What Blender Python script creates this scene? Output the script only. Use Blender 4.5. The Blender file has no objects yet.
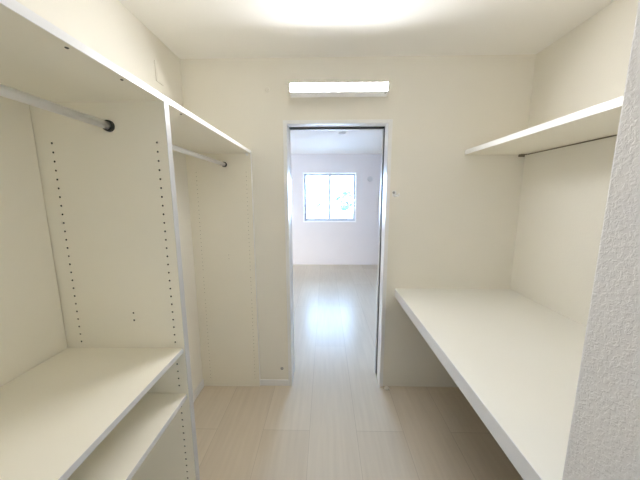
import bpy, bmesh, math, random
from mathutils import Matrix, Vector
random.seed(7)
sc = bpy.context.scene
COL = sc.collection

# ------------------------------------------------------------------ helpers
def link(o, parent=None):
    COL.objects.link(o)
    if parent is not None:
        o.parent = parent
        o.matrix_parent_inverse = parent.matrix_world.inverted()
    return o

def tag(o, label=None, cat=None, group=None, kind=None):
    if label: o['label'] = label
    if cat: o['category'] = cat
    if group: o['group'] = group
    if kind: o['kind'] = kind
    return o

def thing(name, loc, label, cat, group=None):
    o = bpy.data.objects.new(name, None)
    o.empty_display_size = .05
    o.location = loc
    o.matrix_world = Matrix.Translation(loc)
    link(o)
    return tag(o, label, cat, group)

def obj(name, bm, m, parent=None, smooth=False):
    bmesh.ops.recalc_face_normals(bm, faces=bm.faces)
    me = bpy.data.meshes.new(name)
    bm.to_mesh(me); bm.free()
    for mm in (m if isinstance(m, (list, tuple)) else [m]):
        me.materials.append(mm)
    if smooth:
        for p in me.polygons: p.use_smooth = True
    return link(bpy.data.objects.new(name, me), parent)

def struct(name, bm, m, parent=None):
    o = obj(name, bm, m, parent)
    if parent is None: o['kind'] = 'structure'
    return o

def box(bm, x0, x1, y0, y1, z0, z1, bev=0.0, seg=2):
    r = bmesh.ops.create_cube(bm, size=1.0)
    vs = r['verts']
    for v in vs:
        v.co = Vector(((x0+x1)/2 + v.co.x*(x1-x0), (y0+y1)/2 + v.co.y*(y1-y0), (z0+z1)/2 + v.co.z*(z1-z0)))
    if bev > 0:
        es = list({e for v in vs for e in v.link_edges})
        bmesh.ops.bevel(bm, geom=es, offset=bev, segments=seg, profile=.5, affect='EDGES')
    return bm

def bx(x0, x1, y0, y1, z0, z1, bev=0.0, seg=2):
    return box(bmesh.new(), x0, x1, y0, y1, z0, z1, bev, seg)

def cyl(bm, a, b, r, seg=24, r2=None):
    a, b = Vector(a), Vector(b)
    d = b - a
    q = d.to_track_quat('Z', 'Y').to_matrix().to_4x4()
    bmesh.ops.create_cone(bm, cap_ends=True, segments=seg, radius1=r, radius2=r if r2 is None else r2,
                          depth=d.length, matrix=Matrix.Translation((a+b)/2) @ q)
    return bm

def lathe(bm, prof, origin, axis, seg=28):
    """closed profile of (radius, height) spun about axis"""
    q = Vector(axis).to_track_quat('Z', 'Y').to_matrix()
    rings = []
    for r, h in prof:
        if r < 1e-6:
            rings.append([bm.verts.new(Vector(origin) + q @ Vector((0, 0, h)))])
        else:
            rings.append([bm.verts.new(Vector(origin) + q @ Vector((r*math.cos(2*math.pi*k/seg), r*math.sin(2*math.pi*k/seg), h))) for k in range(seg)])
    for A, B in zip(rings, rings[1:]):
        for k in range(seg):
            k2 = (k+1) % seg
            if len(A) == 1: bm.faces.new((A[0], B[k], B[k2]))
            elif len(B) == 1: bm.faces.new((A[k], A[k2], B[0]))
            else: bm.faces.new((A[k], A[k2], B[k2], B[k]))
    return bm

def extrude_x(bm, prof, x0, x1):
    """closed (y, z) profile swept from x0 to x1"""
    A = [bm.verts.new((x0, y, z)) for y, z in prof]
    B = [bm.verts.new((x1, y, z)) for y, z in prof]
    n = len(prof)
    for k in range(n):
        bm.faces.new((A[k], A[(k+1) % n], B[(k+1) % n], B[k]))
    bm.faces.new(A); bm.faces.new(B)
    return bm

def cut(o, cutter_bm, lining):
    """bake a boolean difference into o's mesh"""
    bmesh.ops.recalc_face_normals(cutter_bm, faces=cutter_bm.faces)
    me = bpy.data.meshes.new('cutter'); cutter_bm.to_mesh(me); cutter_bm.free()
    me.materials.append(lining); o.data.materials.append(lining)
    c = bpy.data.objects.new('cutter', me); COL.objects.link(c)
    md = o.modifiers.new('holes', 'BOOLEAN'); md.operation = 'DIFFERENCE'; md.solver = 'EXACT'; md.object = c; md.material_mode = 'TRANSFER'
    bpy.context.view_layer.update()
    ev = o.evaluated_get(bpy.context.evaluated_depsgraph_get())
    new = bpy.data.meshes.new_from_object(ev)
    o.modifiers.clear(); old = o.data; o.data = new; new.name = o.name
    bpy.data.meshes.remove(old)
    bpy.data.objects.remove(c); bpy.data.meshes.remove(me)

# ------------------------------------------------------------------ materials
def mat(name, col, rough=.5, metal=0.0, spec=.5, emit=None, estr=0.0):
    m = bpy.data.materials.new(name); m.use_nodes = True
    b = m.node_tree.nodes['Principled BSDF']
    b.inputs['Base Color'].default_value = (*col, 1)
    b.inputs['Roughness'].default_value = rough
    b.inputs['Metallic'].default_value = metal
    b.inputs['Specular IOR Level'].default_value = spec
    if emit:
        b.inputs['Emission Color'].default_value = (*emit, 1)
        b.inputs['Emission Strength'].default_value = estr
    return m

def add_var(m, c1, c2, scale, bump=0.0, bscale=200., bdist=.001, detail=3.0, stretch=(1, 1, 1)):
    """soft procedural tone variation and a fine relief"""
    nt = m.node_tree; N = nt.nodes; L = nt.links
    b = N['Principled BSDF']
    tc = N.new('ShaderNodeTexCoord')
    mp = N.new('ShaderNodeMapping'); mp.inputs['Scale'].default_value = stretch
    L.new(tc.outputs['Object'], mp.inputs['Vector'])
    n = N.new('ShaderNodeTexNoise'); n.inputs['Scale'].default_value = scale; n.inputs['Detail'].default_value = detail
    L.new(mp.outputs[0], n.inputs['Vector'])
    r = N.new('ShaderNodeValToRGB')
    r.color_ramp.elements[0].position = .35; r.color_ramp.elements[1].position = .65
    r.color_ramp.elements[0].color = (*c1, 1); r.color_ramp.elements[1].color = (*c2, 1)
    L.new(n.outputs['Fac'], r.inputs['Fac']); L.new(r.outputs['Color'], b.inputs['Base Color'])
    if bump > 0:
        n2 = N.new('ShaderNodeTexNoise'); n2.inputs['Scale'].default_value = bscale; n2.inputs['Detail'].default_value = 2.0
        L.new(tc.outputs['Object'], n2.inputs['Vector'])
        bp = N.new('ShaderNodeBump'); bp.inputs['Strength'].default_value = bump; bp.inputs['Distance'].default_value = bdist
        L.new(n2.outputs['Fac'], bp.inputs['Height']); L.new(bp.outputs['Normal'], b.inputs['Normal'])
    return m

PAPER = add_var(mat('wallpaper', (.78, .75, .67), .85, spec=.2), (.835, .808, .735), (.850, .823, .750), 2.5, .25, 160, .0015)
PAPER_CEIL = add_var(mat('ceiling_paper', (.80, .78, .72), .9, spec=.2), (.885, .872, .845), (.90, .887, .86), 2.0, .2, 140, .0015)
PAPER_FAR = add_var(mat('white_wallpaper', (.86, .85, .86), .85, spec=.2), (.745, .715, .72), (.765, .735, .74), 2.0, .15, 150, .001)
BOARD = add_var(mat('cream_melamine', (.77, .75, .66), .42, spec=.4), (.882, .845, .738), (.892, .855, .748), 3.0)
WORKTOP = add_var(mat('worktop_laminate', (.83, .81, .75), .38, spec=.4), (.785, .775, .715), (.795, .785, .725), 3.0)
EDGE = mat('white_edging', (.86, .86, .86), .35, spec=.4)
GREYEDGE = mat('pale_grey_edging', (.64, .64, .65), .4, spec=.4)
DARKSHEET = add_var(mat('dark_bounce_sheet', (.20, .13, .07), .85), (.13, .085, .045), (.22, .15, .085), 60, detail=6)
PARTSHADE = mat('shaded_edging', (.53, .53, .53), .4, spec=.4)  # white edging greyed, painting the shade on the partition fronts
COUNTERLIT = mat('cool_lit_counter_front', (.75, .75, .765), .4, spec=.4)  # cool light on the counter's front face put into its colour
WHITE = mat('white_paint', (.86, .86, .86), .35, spec=.4)
PLASTIC = mat('ivory_plastic', (.82, .79, .72), .4)
GREYPLASTIC = mat('grey_plastic', (.36, .36, .35), .5)
CHROME = mat('brushed_steel', (.90, .90, .91), .36, .5)
SOCKET = mat('dark_socket', (.045, .042, .038), .45, .3)
SCREW = mat('screw_metal', (.10, .095, .09), .5, .6)
LINE_BRACKET = mat('shadow_line_and_bracket', (.24, .21, .15), .5, .2)
ALU = mat('grey_aluminium', (.55, .58, .63), .4, .5)
HOLESHADE = mat('hole_shade', (.07, .06, .045), .8)  # dark interior paints the shade inside the pin holes
HOLESHADE_PALE = mat('hole_shade_pale', (.42, .39, .33), .8)  # paler painted shade for the fainter, more distant holes
DARK = mat('track_and_slot_shade', (.02, .02, .02), .8)
LAMP = mat('milky_diffuser', (.9, .9, .88), .4, emit=(.96, .966, .985), estr=72.0)
BARK = add_var(mat('bark', (.12, .09, .06), .9), (.10, .07, .05), (.16, .12, .09), 20)
LEAF = add_var(mat('leaf', (.05, .10, .09), .6), (.10, .20, .21), (.17, .30, .31), 8)
PAVING = add_var(mat('paving', (.6, .6, .62), .9), (.56, .56, .58), (.64, .64, .66), 4)

def stucco():
    m = mat('stucco_wallpaper', (.74, .72, .71), .8, spec=.25)
    nt = m.node_tree; N = nt.nodes; L = nt.links; b = N['Principled BSDF']
    tc = N.new('ShaderNodeTexCoord')
    n = N.new('ShaderNodeTexNoise'); n.inputs['Scale'].default_value = 120; n.inputs['Detail'].default_value = 3; n.inputs['Distortion'].default_value = .6
    L.new(tc.outputs['Object'], n.inputs['Vector'])
    r = N.new('ShaderNodeValToRGB'); r.color_ramp.elements[0].position = .42; r.color_ramp.elements[1].position = .62
    L.new(n.outputs['Fac'], r.inputs['Fac'])
    bp = N.new('ShaderNodeBump'); bp.inputs['Strength'].default_value = .32; bp.inputs['Distance'].default_value = .002
    L.new(r.outputs['Color'], bp.inputs['Height']); L.new(bp.outputs['Normal'], b.inputs['Normal'])
    return m
STUCCO = stucco()

def floor_mat():
    m = mat('pale_oak_floor', (.6, .52, .42), .28, spec=.065)
    nt = m.node_tree; N = nt.nodes; L = nt.links; b = N['Principled BSDF']
    tc = N.new('ShaderNodeTexCoord')
    sep = N.new('ShaderNodeSeparateXYZ'); L.new(tc.outputs['Object'], sep.inputs[0])
    def m2(op, a, v):
        k = N.new('ShaderNodeMath'); k.operation = op
        L.new(a, k.inputs[0]); k.inputs[1].default_value = v
        return k.outputs[0]
    u = m2('ADD', sep.outputs['Y'], 20 - 1.52 + .91*0)
    v = m2('ADD', sep.outputs['X'], 12.1 + .0)
    cmb = N.new('ShaderNodeCombineXYZ'); L.new(u, cmb.inputs[0]); L.new(v, cmb.inputs[1])
    br = N.new('ShaderNodeTexBrick')
    br.offset = .5; br.offset_frequency = 2; br.squash = 1
    br.inputs['Scale'].default_value = 1.0
    br.inputs['Brick Width'].default_value = 2.0; br.inputs['Row Height'].default_value = .3
    br.inputs['Mortar Size'].default_value = .0016; br.inputs['Mortar Smooth'].default_value = .2
    br.inputs['Color1'].default_value = (.61, .53, .42, 1); br.inputs['Color2'].default_value = (.665, .59, .48, 1)
    br.inputs['Mortar'].default_value = (.50, .43, .34, 1)
    L.new(cmb.outputs[0], br.inputs['Vector'])
    mp = N.new('ShaderNodeMapping'); mp.inputs['Scale'].default_value = (26, 1.6, 1)
    L.new(tc.outputs['Object'], mp.inputs['Vector'])
    n = N.new('ShaderNodeTexNoise'); n.inputs['Scale'].default_value = 1.6; n.inputs['Detail'].default_value = 6
    L.new(mp.outputs[0], n.inputs['Vector'])
    r = N.new('ShaderNodeValToRGB'); r.color_ramp.elements[0].position = .3; r.color_ramp.elements[1].position = .7
    r.color_ramp.elements[0].color = (.955, .95, .945, 1); r.color_ramp.elements[1].color = (1.03, 1.03, 1.03, 1)
    L.new(n.outputs['Fac'], r.inputs['Fac'])
    mx = N.new('ShaderNodeMix'); mx.data_type = 'RGBA'; mx.blend_type = 'MULTIPLY'; mx.inputs['Factor'].default_value = 1
    L.new(br.outputs['Color'], mx.inputs['A']); L.new(r.outputs['Color'], mx.inputs['B'])
    L.new(mx.outputs['Result'], b.inputs['Base Color'])
    b.inputs['Roughness'].default_value = .26
    bp = N.new('ShaderNodeBump'); bp.inputs['Strength'].default_value = .12; bp.inputs['Distance'].default_value = .0006; bp.invert = True
    L.new(br.outputs['Fac'], bp.inputs['Height']); L.new(bp.outputs['Normal'], b.inputs['Normal'])
    return m
FLOOR = floor_mat()

def glass_mat():
    m = bpy.data.materials.new('window_glass'); m.use_nodes = True
    nt = m.node_tree; N = nt.nodes; L = nt.links; N.clear()
    out = N.new('ShaderNodeOutputMaterial'); mix = N.new('ShaderNodeMixShader')
    t = N.new('ShaderNodeBsdfTransparent'); t.inputs[0].default_value = (.95, .98, .98, 1)
    g = N.new('ShaderNodeBsdfGlossy'); g.inputs['Roughness'].default_value = .02
    f = N.new('ShaderNodeFresnel'); f.inputs[0].default_value = 1.45
    L.new(f.outputs[0], mix.inputs[0]); L.new(t.outputs[0], mix.inputs[1]); L.new(g.outputs[0], mix.inputs[2])
    L.new(mix.outputs[0], out.inputs[0])
    return m
GLASS = glass_mat()

# ------------------------------------------------------------------ key dimensions (metres)
H = 2.40
XL, XR = -.973, 1.371          # side walls of the closet
YB = 1.941                     # closet face of the wall with the doorway
YB2 = 2.12                     # its other face
YN = -.42                     # wall behind the viewer
XC, YC = .52, .516             # corner of the near wall on the right
FX0, FX1, FY = -3.4, 2.6, 5.90 # the room beyond
DX0, DX1, DZ = -.292, .456, 2.005   # outline of the door casing
WX0, WX1, WZ0, WZ1 = -.485, .675, .955, 2.025  # window in the room beyond

# ------------------------------------------------------------------ room shell
struct('floor', bx(FX0-.15, FX1+.15, YN-.1, FY+.15, -.10, 0), FLOOR)
struct('ceiling', bx(XL-.12, XR+.12, YN-.1, YB2, H, H+.1), PAPER_CEIL)
struct('ceiling_far', bx(FX0-.15, FX1+.15, YB2, FY+.15, H, H+.1), PAPER_CEIL)
struct('wall_left', bx(XL-.12, XL, YN-.1, YB, 0, H), PAPER)
struct('wall_right', bx(XR, XR+.12, YC-.1, YB, 0, H), PAPER)
struct('wall_front', bx(XL, XC, YN-.1, YN, 0, H), PAPER)
# near wall whose corner sits at the right edge of the picture
bm = bmesh.new()
box(bm, XC, XR+.12, YN-.1, YC, 0, H)
es = [e for e in bm.edges if all(abs(v.co.x-XC) < 1e-5 and abs(v.co.y-YC) < 1e-5 for v in e.verts)]
bmesh.ops.bevel(bm, geom=es, offset=.006, segments=3, profile=.5, affect='EDGES')
struct('wall_near', bm, STUCCO)

def wall_with_hole(name, m1, m2, axis, a0, a1, t0, t1, h0, h1, z0, z1):
    """wall slab along one axis (thickness t0..t1) with an opening h0..h1 x z0..z1"""
    bm = bmesh.new()
    def b(p, q, zz0, zz1):
        if q-p < 1e-4 or zz1-zz0 < 1e-4: return
        if axis == 'x': box(bm, p, q, t0, t1, zz0, zz1)
        else: box(bm, t0, t1, p, q, zz0, zz1)
    b(a0, h0, 0, H); b(h1, a1, 0, H); b(h0, h1, z1, H); b(h0, h1, 0, z0)
    bm.faces.ensure_lookup_table()
    o = struct(name, bm, [m1, m2])
    return o
ins = .012
wb = wall_with_hole('wall_back', PAPER, PAPER_FAR, 'x', XL-.12, FX1+.15, YB, YB2, DX0+ins, DX1-ins, 0, DZ-ins)
for p in wb.data.polygons:
    if p.center.y > YB2-.001: p.material_index = 1
wall_with_hole('wall_added_window', PAPER_FAR, PAPER_FAR, 'x', FX0-.15, XL-.12, YB, YB2, -3.2, -1.3, .05, 2.05)  # opening for the unseen window added to light the far wall
wall_with_hole('wall_far', PAPER_FAR, PAPER_FAR, 'x', FX0-.15, FX1+.15, FY, FY+.15, WX0, WX1, WZ0, WZ1)
struct('wall_far_left', bx(FX0-.15, FX0, YB2, FY, 0, H), PAPER_FAR)
struct('wall_far_right', bx(FX1, FX1+.15, YB2, FY, 0, H), PAPER_FAR)
# baseboards
struct('baseboard_left', bx(XL, XL+.009, .943, YB-.022, 0, .062, .002), WHITE)
struct('baseboard_back', bx(-.519, DX0, YB-.009, YB, 0, .050, .002), WHITE)
struct('baseboard_far', bx(FX0, FX1, FY-.009, FY, 0, .060, .002), PAPER_FAR)

# ------------------------------------------------------------------ doorway with pocket slot
door = bpy.data.objects.new('door_1', None); link(door); door['kind'] = 'structure'
cw = .027
IX0, IX1, IZ = DX0+cw, DX1-cw, DZ-.024
SL0, SL1 = 2.045, 2.100        # slot for the sliding leaf
pf = .008                      # casing stands proud of the wall
bm = bmesh.new(); box(bm, DX0, IX0, YB-pf, SL0, 0, DZ, .0015); box(bm, DX0, IX0, SL1, YB2+pf, 0, DZ, .0015)
box(bm, DX0, IX0-.004, SL0, SL1, 0, DZ)
obj('jamb', bm, WHITE, door)
bm = bmesh.new(); box(bm, IX1, DX1, YB-pf, SL0, 0, DZ, .0015); box(bm, IX1-.004, DX1, SL1, YB2+pf, 0, DZ, .0015)
obj('jamb', bm, WHITE, door)
bm = bmesh.new(); box(bm, IX0, IX1, YB-pf, YB+.030, IZ, DZ, .0015); box(bm, IX0, IX1, YB+.030, SL0, IZ+.006, DZ)
box(bm, IX0, IX1, SL1, YB2+pf, IZ, DZ, .0015)
obj('head', bm, WHITE, door)
bm = bmesh.new(); box(bm, IX0, IX1, SL0, SL1, IZ+.003, DZ)
obj('track', bm, DARK, door)
bm = bmesh.new(); box(bm, IX1+.003, DX1, SL0, SL1, .004, DZ)
obj('slot_shade_fill', bm, DARK, door)  # black box fills the pocket slot, standing in for its shade

# ------------------------------------------------------------------ windows
def sliding_window(name, along, fx, c0, c1, z0, z1, depth, inward):
    """aluminium sliding window; along 'x' or 'y'; fx is the room face of the wall"""
    w = bpy.data.objects.new(name, None); link(w); w['kind'] = 'structure'
    def B(bm, p, q, d0, d1, za, zb, bev=0):
        d0, d1 = sorted((fx+inward*d0, fx+inward*d1))
        if along == 'x': box(bm, p, q, d0, d1, za, zb, bev)
        else: box(bm, d0, d1, p, q, za, zb, bev)
    bm = bmesh.new(); t = .022        # white lining boards
    B(bm, c0-t, c0, -.012, .07, z0-t, z1+t, .002); B(bm, c1, c1+t, -.012, .07, z0-t, z1+t, .002)
    B(bm, c0, c1, -.012, .07, z1, z1+t, .002); B(bm, c0, c1, -.012, .07, z0-t, z0, .002)
    obj('window_casing', bm, WHITE, w)
    bm = bmesh.new(); f = .016
    B(bm, c0, c0+f, .07, .14, z0, z1); B(bm, c1-f, c1, .07, .14, z0, z1)
    B(bm, c0+f, c1-f, .07, .14, z1-f, z1); B(bm, c0+f, c1-f, .07, .14, z0, z0+f)
    obj('window_frame', bm, ALU, w)
    mid = (c0+c1)/2
    for k, (p, q, d) in enumerate(((c0+f, mid+.027, .105), (mid-.027, c1-f, .078))):
        bm = bmesh.new(); s = .030
        B(bm, p, p+s, d, d+.024, z0+f, z1-f, .002); B(bm, q-s, q, d, d+.024, z0+f, z1-f, .002)
        B(bm, p+s, q-s, d, d+.024, z1-f-s, z1-f, .002); B(bm, p+s, q-s, d, d+.024, z0+f, z0+f+s*1.4, .002)
        sash = obj('sash', bm, ALU, w)
        bm = bmesh.new(); B(bm, p+s-.004, q-s+.004, d+.010, d+.014, z0+f+s*1.4-.004, z1-f-s+.004)
        obj('pane', bm, GLASS, sash)
        if k == 1:
            zm = (z0+z1)/2
            bm = bmesh.new(); B(bm, mid-.012, mid+.012, d-.016, d, zm-.03, zm+.03, .004); B(bm, mid-.006, mid+.006, d-.028, d-.012, zm, zm+.05, .003)
            obj('latch', bm, GREYPLASTIC, sash)
    return w
sliding_window('window_added', 'x', YB2, -3.178, -1.322, .072, 2.028, .15, -1)  # unseen window, added to brighten the far wall from the front
sliding_window('window_1', 'x', FY, WX0+.022, WX1-.022, WZ0+.022, WZ1-.022, .15, 1)

# ------------------------------------------------------------------ open wardrobe on the left
XF = -.520           # front of the boards
ZT0, ZT1 = 1.787, 1.807
YP0, YP1 = .910, .938
YE0 = YB-.020
XB = -.958           # face of the back panel in the near bay
ZS1, ZS2, TS = .932, .746, .018
YA0, YA1 = -.098, -.070
w = thing('open_wardrobe', (XL+.2, .93, 0), 'long cream open wardrobe of boards, rods and pin holes fixed along the left wall', 'wardrobe')
b = bx(XL, XF, YA0, YB, ZT0, ZT1, .0012)
top = obj('top_board', b, BOARD, w)
obj('edge_strip', bx(XF-.0005, XF+.0012, YA0, YB-.0005, ZT0+.0005, ZT1-.0005), EDGE, top)
for xs, ys in ((-.535, .60), (-.535, .752), (-.535, 1.045)):
    b = bmesh.new(); lathe(b, [(0, .0018), (.0022, .0018), (.0038, .0006), (.004, 0), (0, 0)], (xs, ys, ZT0), (0, 0, -1), 14)
    obj('screw', b, SCREW, top)

SP = (1.660-.955)/24
def hole_cutter(xs, yface, ydir, zs, r=.0034, depth=.011):
    c = bmesh.new()
    for x in xs:
        for z in zs:
            cyl(c, (x, yface-ydir*.002, z), (x, yface+ydir*depth, z), r, 10)
    return c
zs_up = [1.660-SP*k for k in range(25)]
zs_low = [1.660-SP*k for k in range(26, 55) if abs(1.660-SP*k-(ZS1-.009)) > .016 and abs(1.660-SP*k-(ZS2-.009)) > .014]

part = obj('partition', bx(XL, XF, YP0, YP1, 0, ZT0), BOARD, w)
c = hole_cutter((-.553, -.905), YP0, 1, zs_up+zs_low)
for z in (1.068, 1.040): cyl(c, (-.697, YP0-.002, z), (-.697, YP0+.011, z), .0034, 10)
cut(part, c, HOLESHADE)
obj('edge_strip', bx(XF-.0005, XF+.0012, YP0+.0005, YP1-.0005, .0005, ZT0-.0005), PARTSHADE, part)
part2 = obj('partition', bx(XL, XF, YA0, YA1, 0, ZT0), BOARD, w)
obj('edge_strip', bx(XF-.0005, XF+.0012, YA0+.0005, YA1-.0005, .0005, ZT0-.0005), PARTSHADE, part2)

end = obj('end_panel', bx(XL, XF, YE0, YB, 0, ZT0), BOARD, w)
c = hole_cutter((-.555, -.908), YE0, 1, zs_up+zs_low, .0028, .006)
for z in (1.068, 1.040): cyl(c, (-.71, YE0-.002, z), (-.71, YE0+.006, z), .0028, 10)
cut(end, c, HOLESHADE_PALE)
obj('edge_strip', bx(XF-.0005, XF+.0012, YE0+.0005, YB-.0005, .0005, ZT0-.0005), EDGE, end)
b = bmesh.new(); box(b, -.552, -.536, YE0-.014, YE0, ZT0-.003, ZT0, .0008); box(b, -.552, -.536, YE0-.003, YE0, ZT0-.016, ZT0-.003, .0008)
obj('corner_bracket', b, WHITE, end)

obj('back_panel', bx(XL, XB, YA1, YP0-.0035, 0, ZT0), BOARD, w)
for z in (ZS1, ZS2):
    s = obj('shelf', bx(XB+.002, XF-.006, YA1+.001, YP0-.001, z-TS, z, .001), BOARD, w)
    obj('edge_strip', bx(XF-.0065, XF-.0048, YA1+.0015, YP0-.0015, z-TS+.0006, z-.0006), GREYEDGE, s)
    for xs in (-.553, -.905):
        b = bmesh.new(); cyl(b, (xs, YP0+.0005, z-TS-.0035), (xs, YP0-.010, z-TS-.0035), .0034, 12)
        obj('shelf_pin', b, SCREW, s)
XRD, ZRD, RR = -.705, 1.712, .0122
for ya, yb in ((YA1, YP0), (YP1, YE0)):
    b = bmesh.new(); cyl(b, (XRD, ya+.002, ZRD), (XRD, yb-.002, ZRD), RR, 32)
    r = obj('hanging_rod', b, CHROME, w, smooth=False)
    for p in r.data.polygons: p.use_smooth = len(p.vertices) == 4
    for yy, d in ((ya, 1), (yb, -1)):
        b = bmesh.new()
        lathe(b, [(0, 0), (.0180, 0), (.0180, .006), (.0168, .011), (.0132, .012), (.0132, .004), (0, .004)], (XRD, yy, ZRD), (0, d, 0), 32)
        obj('rod_socket', b, SOCKET, r)

# ------------------------------------------------------------------ deep counter on the right
ZC0, ZC1 = .746, .809
ct = thing('counter', (.95, 1.2, ZC0), 'thick white worktop built across the alcove on the right', 'counter')
obj('worktop', bx(XC+.002, XR+.002, YC, YB+.002, ZC0, ZC1, .0015), WORKTOP, ct)
obj('added_dark_sheet', bx(XC+.004, XR+.001, YC+.001, YB+.001, ZC0-.0015, ZC0+.0005), DARKSHEET, ct)  # unseen dark sheet, added to cut bounced light below the counter
obj('front_edge', bx(XC, XC+.004, YC+.0005, YB-.0005, ZC0+.0005, ZC1-.0005, .001), COUNTERLIT, ct)
obj('support_cleat', bx(XR-.022, XR+.002, YC+.02, YB-.02, ZC0-.045, ZC0, .002), BOARD, ct)
b = bmesh.new()
extrude_x(b, [(YB, ZC1), (YB-.006, ZC1), (YB-.005, ZC1+.003), (YB-.0025, ZC1+.006), (YB, ZC1+.014)], 1.10, XR-.001)
obj('sealant_strip', b, PLASTIC, ct)

# ------------------------------------------------------------------ shelf board high on the right
ZH0, ZH1, XS = 1.771, 1.803, .960
sh = thing('wall_shelf', (1.16, 1.2, ZH0), 'thick white shelf board fixed high on the right wall above the counter', 'shelf')
obj('board', bx(XS+.002, XR-.002, YC, YB-.001, ZH0, ZH1, .0015), BOARD, sh)
obj('front_edge', bx(XS, XS+.004, YC+.0005, YB-.0015, ZH0+.0005, ZH1-.0005, .001), EDGE, sh)
obj('support_cleat', bx(XR-.0035, XR, YC+.03, YB-.03, ZH0-.006, ZH0-.001), LINE_BRACKET, sh)  # thin brown strip painting the shadow line between shelf and wall
b = bmesh.new(); box(b, XR-.045, XR-.004, YB-.030, YB-.003, ZH0-.005, ZH0, .001); box(b, XR-.045, XR-.004, YB-.006, YB, ZH0-.016, ZH0-.004, .001)
obj('bracket', b, LINE_BRACKET, sh)

# ------------------------------------------------------------------ lamp over the doorway
LX0, LX1 = -.236, .406
lp = thing('wall_light', (.085, YB, 2.15), 'slim white linear lamp glowing on the wall above the doorway', 'wall lamp')
b = bmesh.new()
extrude_x(b, [(YB, 2.158), (1.900, 2.143), (1.876, 2.129), (1.867, 2.126), (1.841, 2.152), (1.868, 2.157), (1.868, 2.194), (1.823, 2.1945), (1.823, 2.198), (1.880, 2.222), (YB, 2.226)], LX0+.012, LX1-.012)
obj('lamp_base', b, WHITE, lp)
b = bmesh.new()
extrude_x(b, [(1.867, 2.1585), (1.858, 2.1585), (1.852, 2.163), (1.832, 2.186), (1.831, 2.1935), (1.867, 2.1935)], LX0+.012, LX1-.012)
obj('diffuser', b, LAMP, lp)
for xa, xb in ((LX0, LX0+.012), (LX1-.012, LX1)):
    b = bmesh.new()
    extrude_x(b, [(YB, 2.156), (1.900, 2.138), (1.866, 2.124), (1.839, 2.152), (1.821, 2.190), (1.821, 2.1995), (1.880, 2.224), (YB, 2.228)], xa, xb)
    obj('end_cap', b, PLASTIC, lp)
b = bmesh.new(); cyl(b, (LX1-.024, 1.836, 2.143), (LX1-.024, 1.848, 2.143), .005, 14)
obj('switch', b, GREYPLASTIC, lp)

# ------------------------------------------------------------------ small fittings
def disc(name, label, cat, loc, axis, r, t, m, dome=.0):
    b = bmesh.new()
    lathe(b, [(0, -.002), (r, -.002), (r, t*.5), (r*.86, t), (r*.45, t+dome), (0, t+dome)], (0, 0, 0), axis, 28)
    o = obj(name, b, m, smooth=False); o.location = loc
    return tag(o, label, cat)
disc('hole_plug', 'small round cream plug on the wall left of the lamp', 'plug', (-.392, YB, 2.205), (0, -1, 0), .015, .006, PLASTIC)
disc('door_bumper', 'small grey round bumper low on the wall just above the baseboard', 'door bumper', (-.342, YB, .147), (0, -1, 0), .012, .006, GREYPLASTIC, .002)
disc('floor_guide', 'small white round guide on the floor at the right door jamb', 'door guide', (.484, 1.915, 0), (0, 0, 1), .020, .008, PLASTIC, .003)
disc('wall_vent', 'round pale vent cover on the far wall right of the window', 'vent', (.957, FY, 1.883), (0, -1, 0), .060, .016, GREYEDGE, .004)
disc('round_cover_plate', 'small round pale cover on the far wall left of the window', 'cover plate', (-.722, FY, 1.905), (0, -1, 0), .030, .008, GREYEDGE)
disc('smoke_detector', 'small white round detector on the ceiling beyond the doorway', 'detector', (.236, 4.01, H), (0, 0, -1), .05, .022, WHITE, .01)

hk = thing('wall_hook', (.495, YB, 1.49), 'tiny ivory hook on the wall right of the doorway', 'hook')
b = bmesh.new(); box(b, .479, .507, YB-.005, YB, 1.477, 1.519, .002)
obj('base_plate', b, WHITE, hk)
b = bmesh.new()
for A, B in (((.493, YB-.004, 1.488), (.497, YB-.024, 1.479)), ((.497, YB-.024, 1.479), (.513, YB-.028, 1.484)), ((.513, YB-.028, 1.484), (.520, YB-.028, 1.494))):
    cyl(b, A, B, .0065, 12)
    bmesh.ops.create_uvsphere(b, u_segments=12, v_segments=8, radius=.0066, matrix=Matrix.Translation(B))
obj('hook_arm', b, WHITE, hk, smooth=True)
b = bmesh.new(); lathe(b, [(0, 0), (.009, 0), (.009, .003), (.006, .005), (0, .005)], (.489, YB-.005, 1.506), (0, -1, 0), 16)
obj('screw', b, GREYPLASTIC, hk)

hk.location.x -= .006; hk.location.z += .010
pl = thing('cover_plate', (XL, 1.681, 2.146), 'blank cream cover plate on the left wall above the wardrobe top', 'cover plate')
obj('plate', bx(XL-.002, XL+.005, 1.646, 1.716, 2.146, 2.258, .0015), PAPER, pl)
obj('inner_cover', bx(XL+.005, XL+.0065, 1.655, 1.707, 2.156, 2.248, .0006), PAPER, pl)

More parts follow.
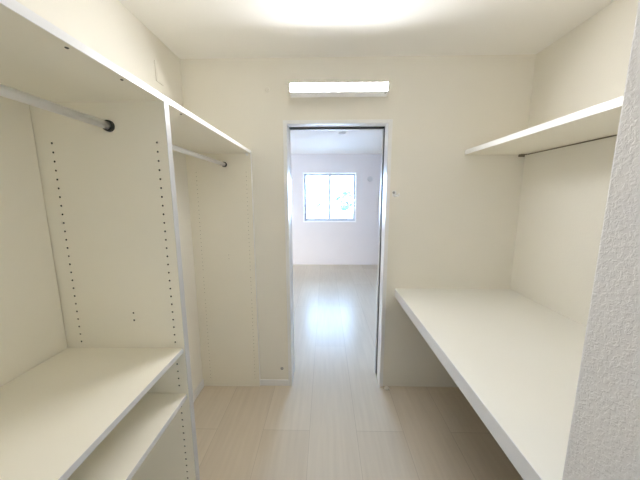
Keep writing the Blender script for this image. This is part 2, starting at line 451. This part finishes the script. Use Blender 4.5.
# ------------------------------------------------------------------ outside the window
struct('ground', bx(-14, 16, FY+.15, 30, -.30, -.20), PAVING)
struct('ground_added_window', bx(-14, XL-.12, -8, YB, -.30, -.20), PAVING)  # paving outside the added window
def shrub(name, label, x, y, zc, rx, rz, n, seed):
    rnd = random.Random(seed)
    t = thing(name, (x, y, -.20), label, 'shrub', 'shrubs outside the far window')
    b = bmesh.new(); cyl(b, (x, y, -.2), (x+.05, y, zc), .035, 10, .018)
    for k in range(7):
        a = rnd.uniform(0, 6.28)
        cyl(b, (x+.03, y, zc-rz*.7+.05*k), (x+rx*.6*math.cos(a), y+rx*.6*math.sin(a), zc+rnd.uniform(-.2, .7)*rz), .014, 6, .006)
    obj('trunk', b, BARK, t)
    b = bmesh.new()
    for k in range(n):
        d = Vector((rnd.gauss(0, 1), rnd.gauss(0, 1), rnd.gauss(0, 1))).normalized() * rnd.uniform(.3, 1)**.5
        c = Vector((x+d.x*rx, y+d.y*rx, zc+d.z*rz))
        R = Matrix.Rotation(rnd.uniform(0, 6.28), 3, 'Z') @ Matrix.Rotation(rnd.uniform(-1.2, 1.2), 3, 'X')
        l, wd = rnd.uniform(.10, .18), rnd.uniform(.045, .08)
        vs = [b.verts.new(c + R @ Vector(p)) for p in ((0, -l, 0), (wd, 0, .012), (0, l, 0), (-wd, 0, .012))]
        b.faces.new(vs)
    f = obj('foliage', b, LEAF, t)
    return t
shrub('garden_shrub', 'leafy shrub seen through the right pane of the far window', .95, 12.5, 1.35, .46, .56, 230, 3)
shrub('garden_shrub', 'sparse leafy shrub seen through the left pane of the far window', -.55, 14.0, 1.25, .46, .40, 80, 5)

# ------------------------------------------------------------------ light
wd = bpy.data.worlds.new('sky'); sc.world = wd; wd.use_nodes = True
nt = wd.node_tree; bg = nt.nodes['Background']
# a clear blue sky on the window side, whiter towards the sun's side behind the viewer
tc = nt.nodes.new('ShaderNodeTexCoord'); sp = nt.nodes.new('ShaderNodeSeparateXYZ')
mr = nt.nodes.new('ShaderNodeMapRange'); mr.inputs['From Min'].default_value = -.5; mr.inputs['From Max'].default_value = .5
rp = nt.nodes.new('ShaderNodeValToRGB')
nt.links.new(tc.outputs['Generated'], sp.inputs[0]); nt.links.new(sp.outputs['Y'], mr.inputs['Value']); nt.links.new(mr.outputs['Result'], rp.inputs['Fac'])
rp.color_ramp.elements[0].position = 0.0; rp.color_ramp.elements[0].color = (.20, .19, .187, 1)
rp.color_ramp.elements[1].position = 1.0; rp.color_ramp.elements[1].color = (.44, .645, 1.0, 1)
mz = nt.nodes.new('ShaderNodeMapRange'); mz.inputs['From Min'].default_value = .26; mz.inputs['From Max'].default_value = .48
mz.inputs['To Min'].default_value = 1.25; mz.inputs['To Max'].default_value = .55
nt.links.new(sp.outputs['Z'], mz.inputs['Value'])
vm = nt.nodes.new('ShaderNodeVectorMath'); vm.operation = 'SCALE'
nt.links.new(rp.outputs['Color'], vm.inputs[0]); nt.links.new(mz.outputs['Result'], vm.inputs['Scale'])
nt.links.new(vm.outputs['Vector'], bg.inputs['Color'])
bg.inputs['Strength'].default_value = 22.0

def portal(name, loc, rot, sx, sy):
    l = bpy.data.lights.new(name, 'AREA'); l.shape = 'RECTANGLE'; l.size = sx; l.size_y = sy
    l.cycles.is_portal = True
    o = bpy.data.objects.new(name, l); o.location = loc; o.rotation_euler = rot
    COL.objects.link(o)
portal('window_daylight', ((WX0+WX1)/2, FY+.149, (WZ0+WZ1)/2), (math.radians(-90), 0, 0), WX1-WX0, WZ1-WZ0)

portal('added_window_daylight', (-2.25, YB+.001, 1.05), (math.radians(90), 0, 0), 1.9, 2.0)  # sky sampling for the added unseen window

# ------------------------------------------------------------------ camera
pitch, yaw, roll, fpx = .1543, .0201, -.0025, 268.65
fw = Vector((0, math.cos(pitch), -math.sin(pitch))); up = Vector((0, math.sin(pitch), math.cos(pitch))); rt = Vector((1, 0, 0))
Rz = Matrix.Rotation(yaw, 3, 'Z'); fw, up, rt = Rz @ fw, Rz @ up, Rz @ rt
rt, up = rt*math.cos(roll)+up*math.sin(roll), up*math.cos(roll)-rt*math.sin(roll)
cd = bpy.data.cameras.new('camera'); cd.sensor_width = 36; cd.sensor_fit = 'HORIZONTAL'; cd.lens = fpx/640*36
cd.clip_start = .02; cd.clip_end = 200
cam = bpy.data.objects.new('camera', cd); COL.objects.link(cam)
M = Matrix((rt, up, -fw)).transposed().to_4x4(); M.translation = (0, 0, 1.478)
cam.matrix_world = M
sc.camera = cam

sc.view_settings.view_transform = 'Standard'; sc.view_settings.look = 'None'
sc.view_settings.exposure = 1.63; sc.view_settings.gamma = 1.0; sc.view_settings.use_curve_mapping = False
try:
    sc.cycles.use_denoising = True
    sc.cycles.max_bounces = 16; sc.cycles.diffuse_bounces = 10; sc.cycles.transparent_max_bounces = 16
    sc.cycles.sample_clamp_indirect = 6.0
except Exception:
    pass
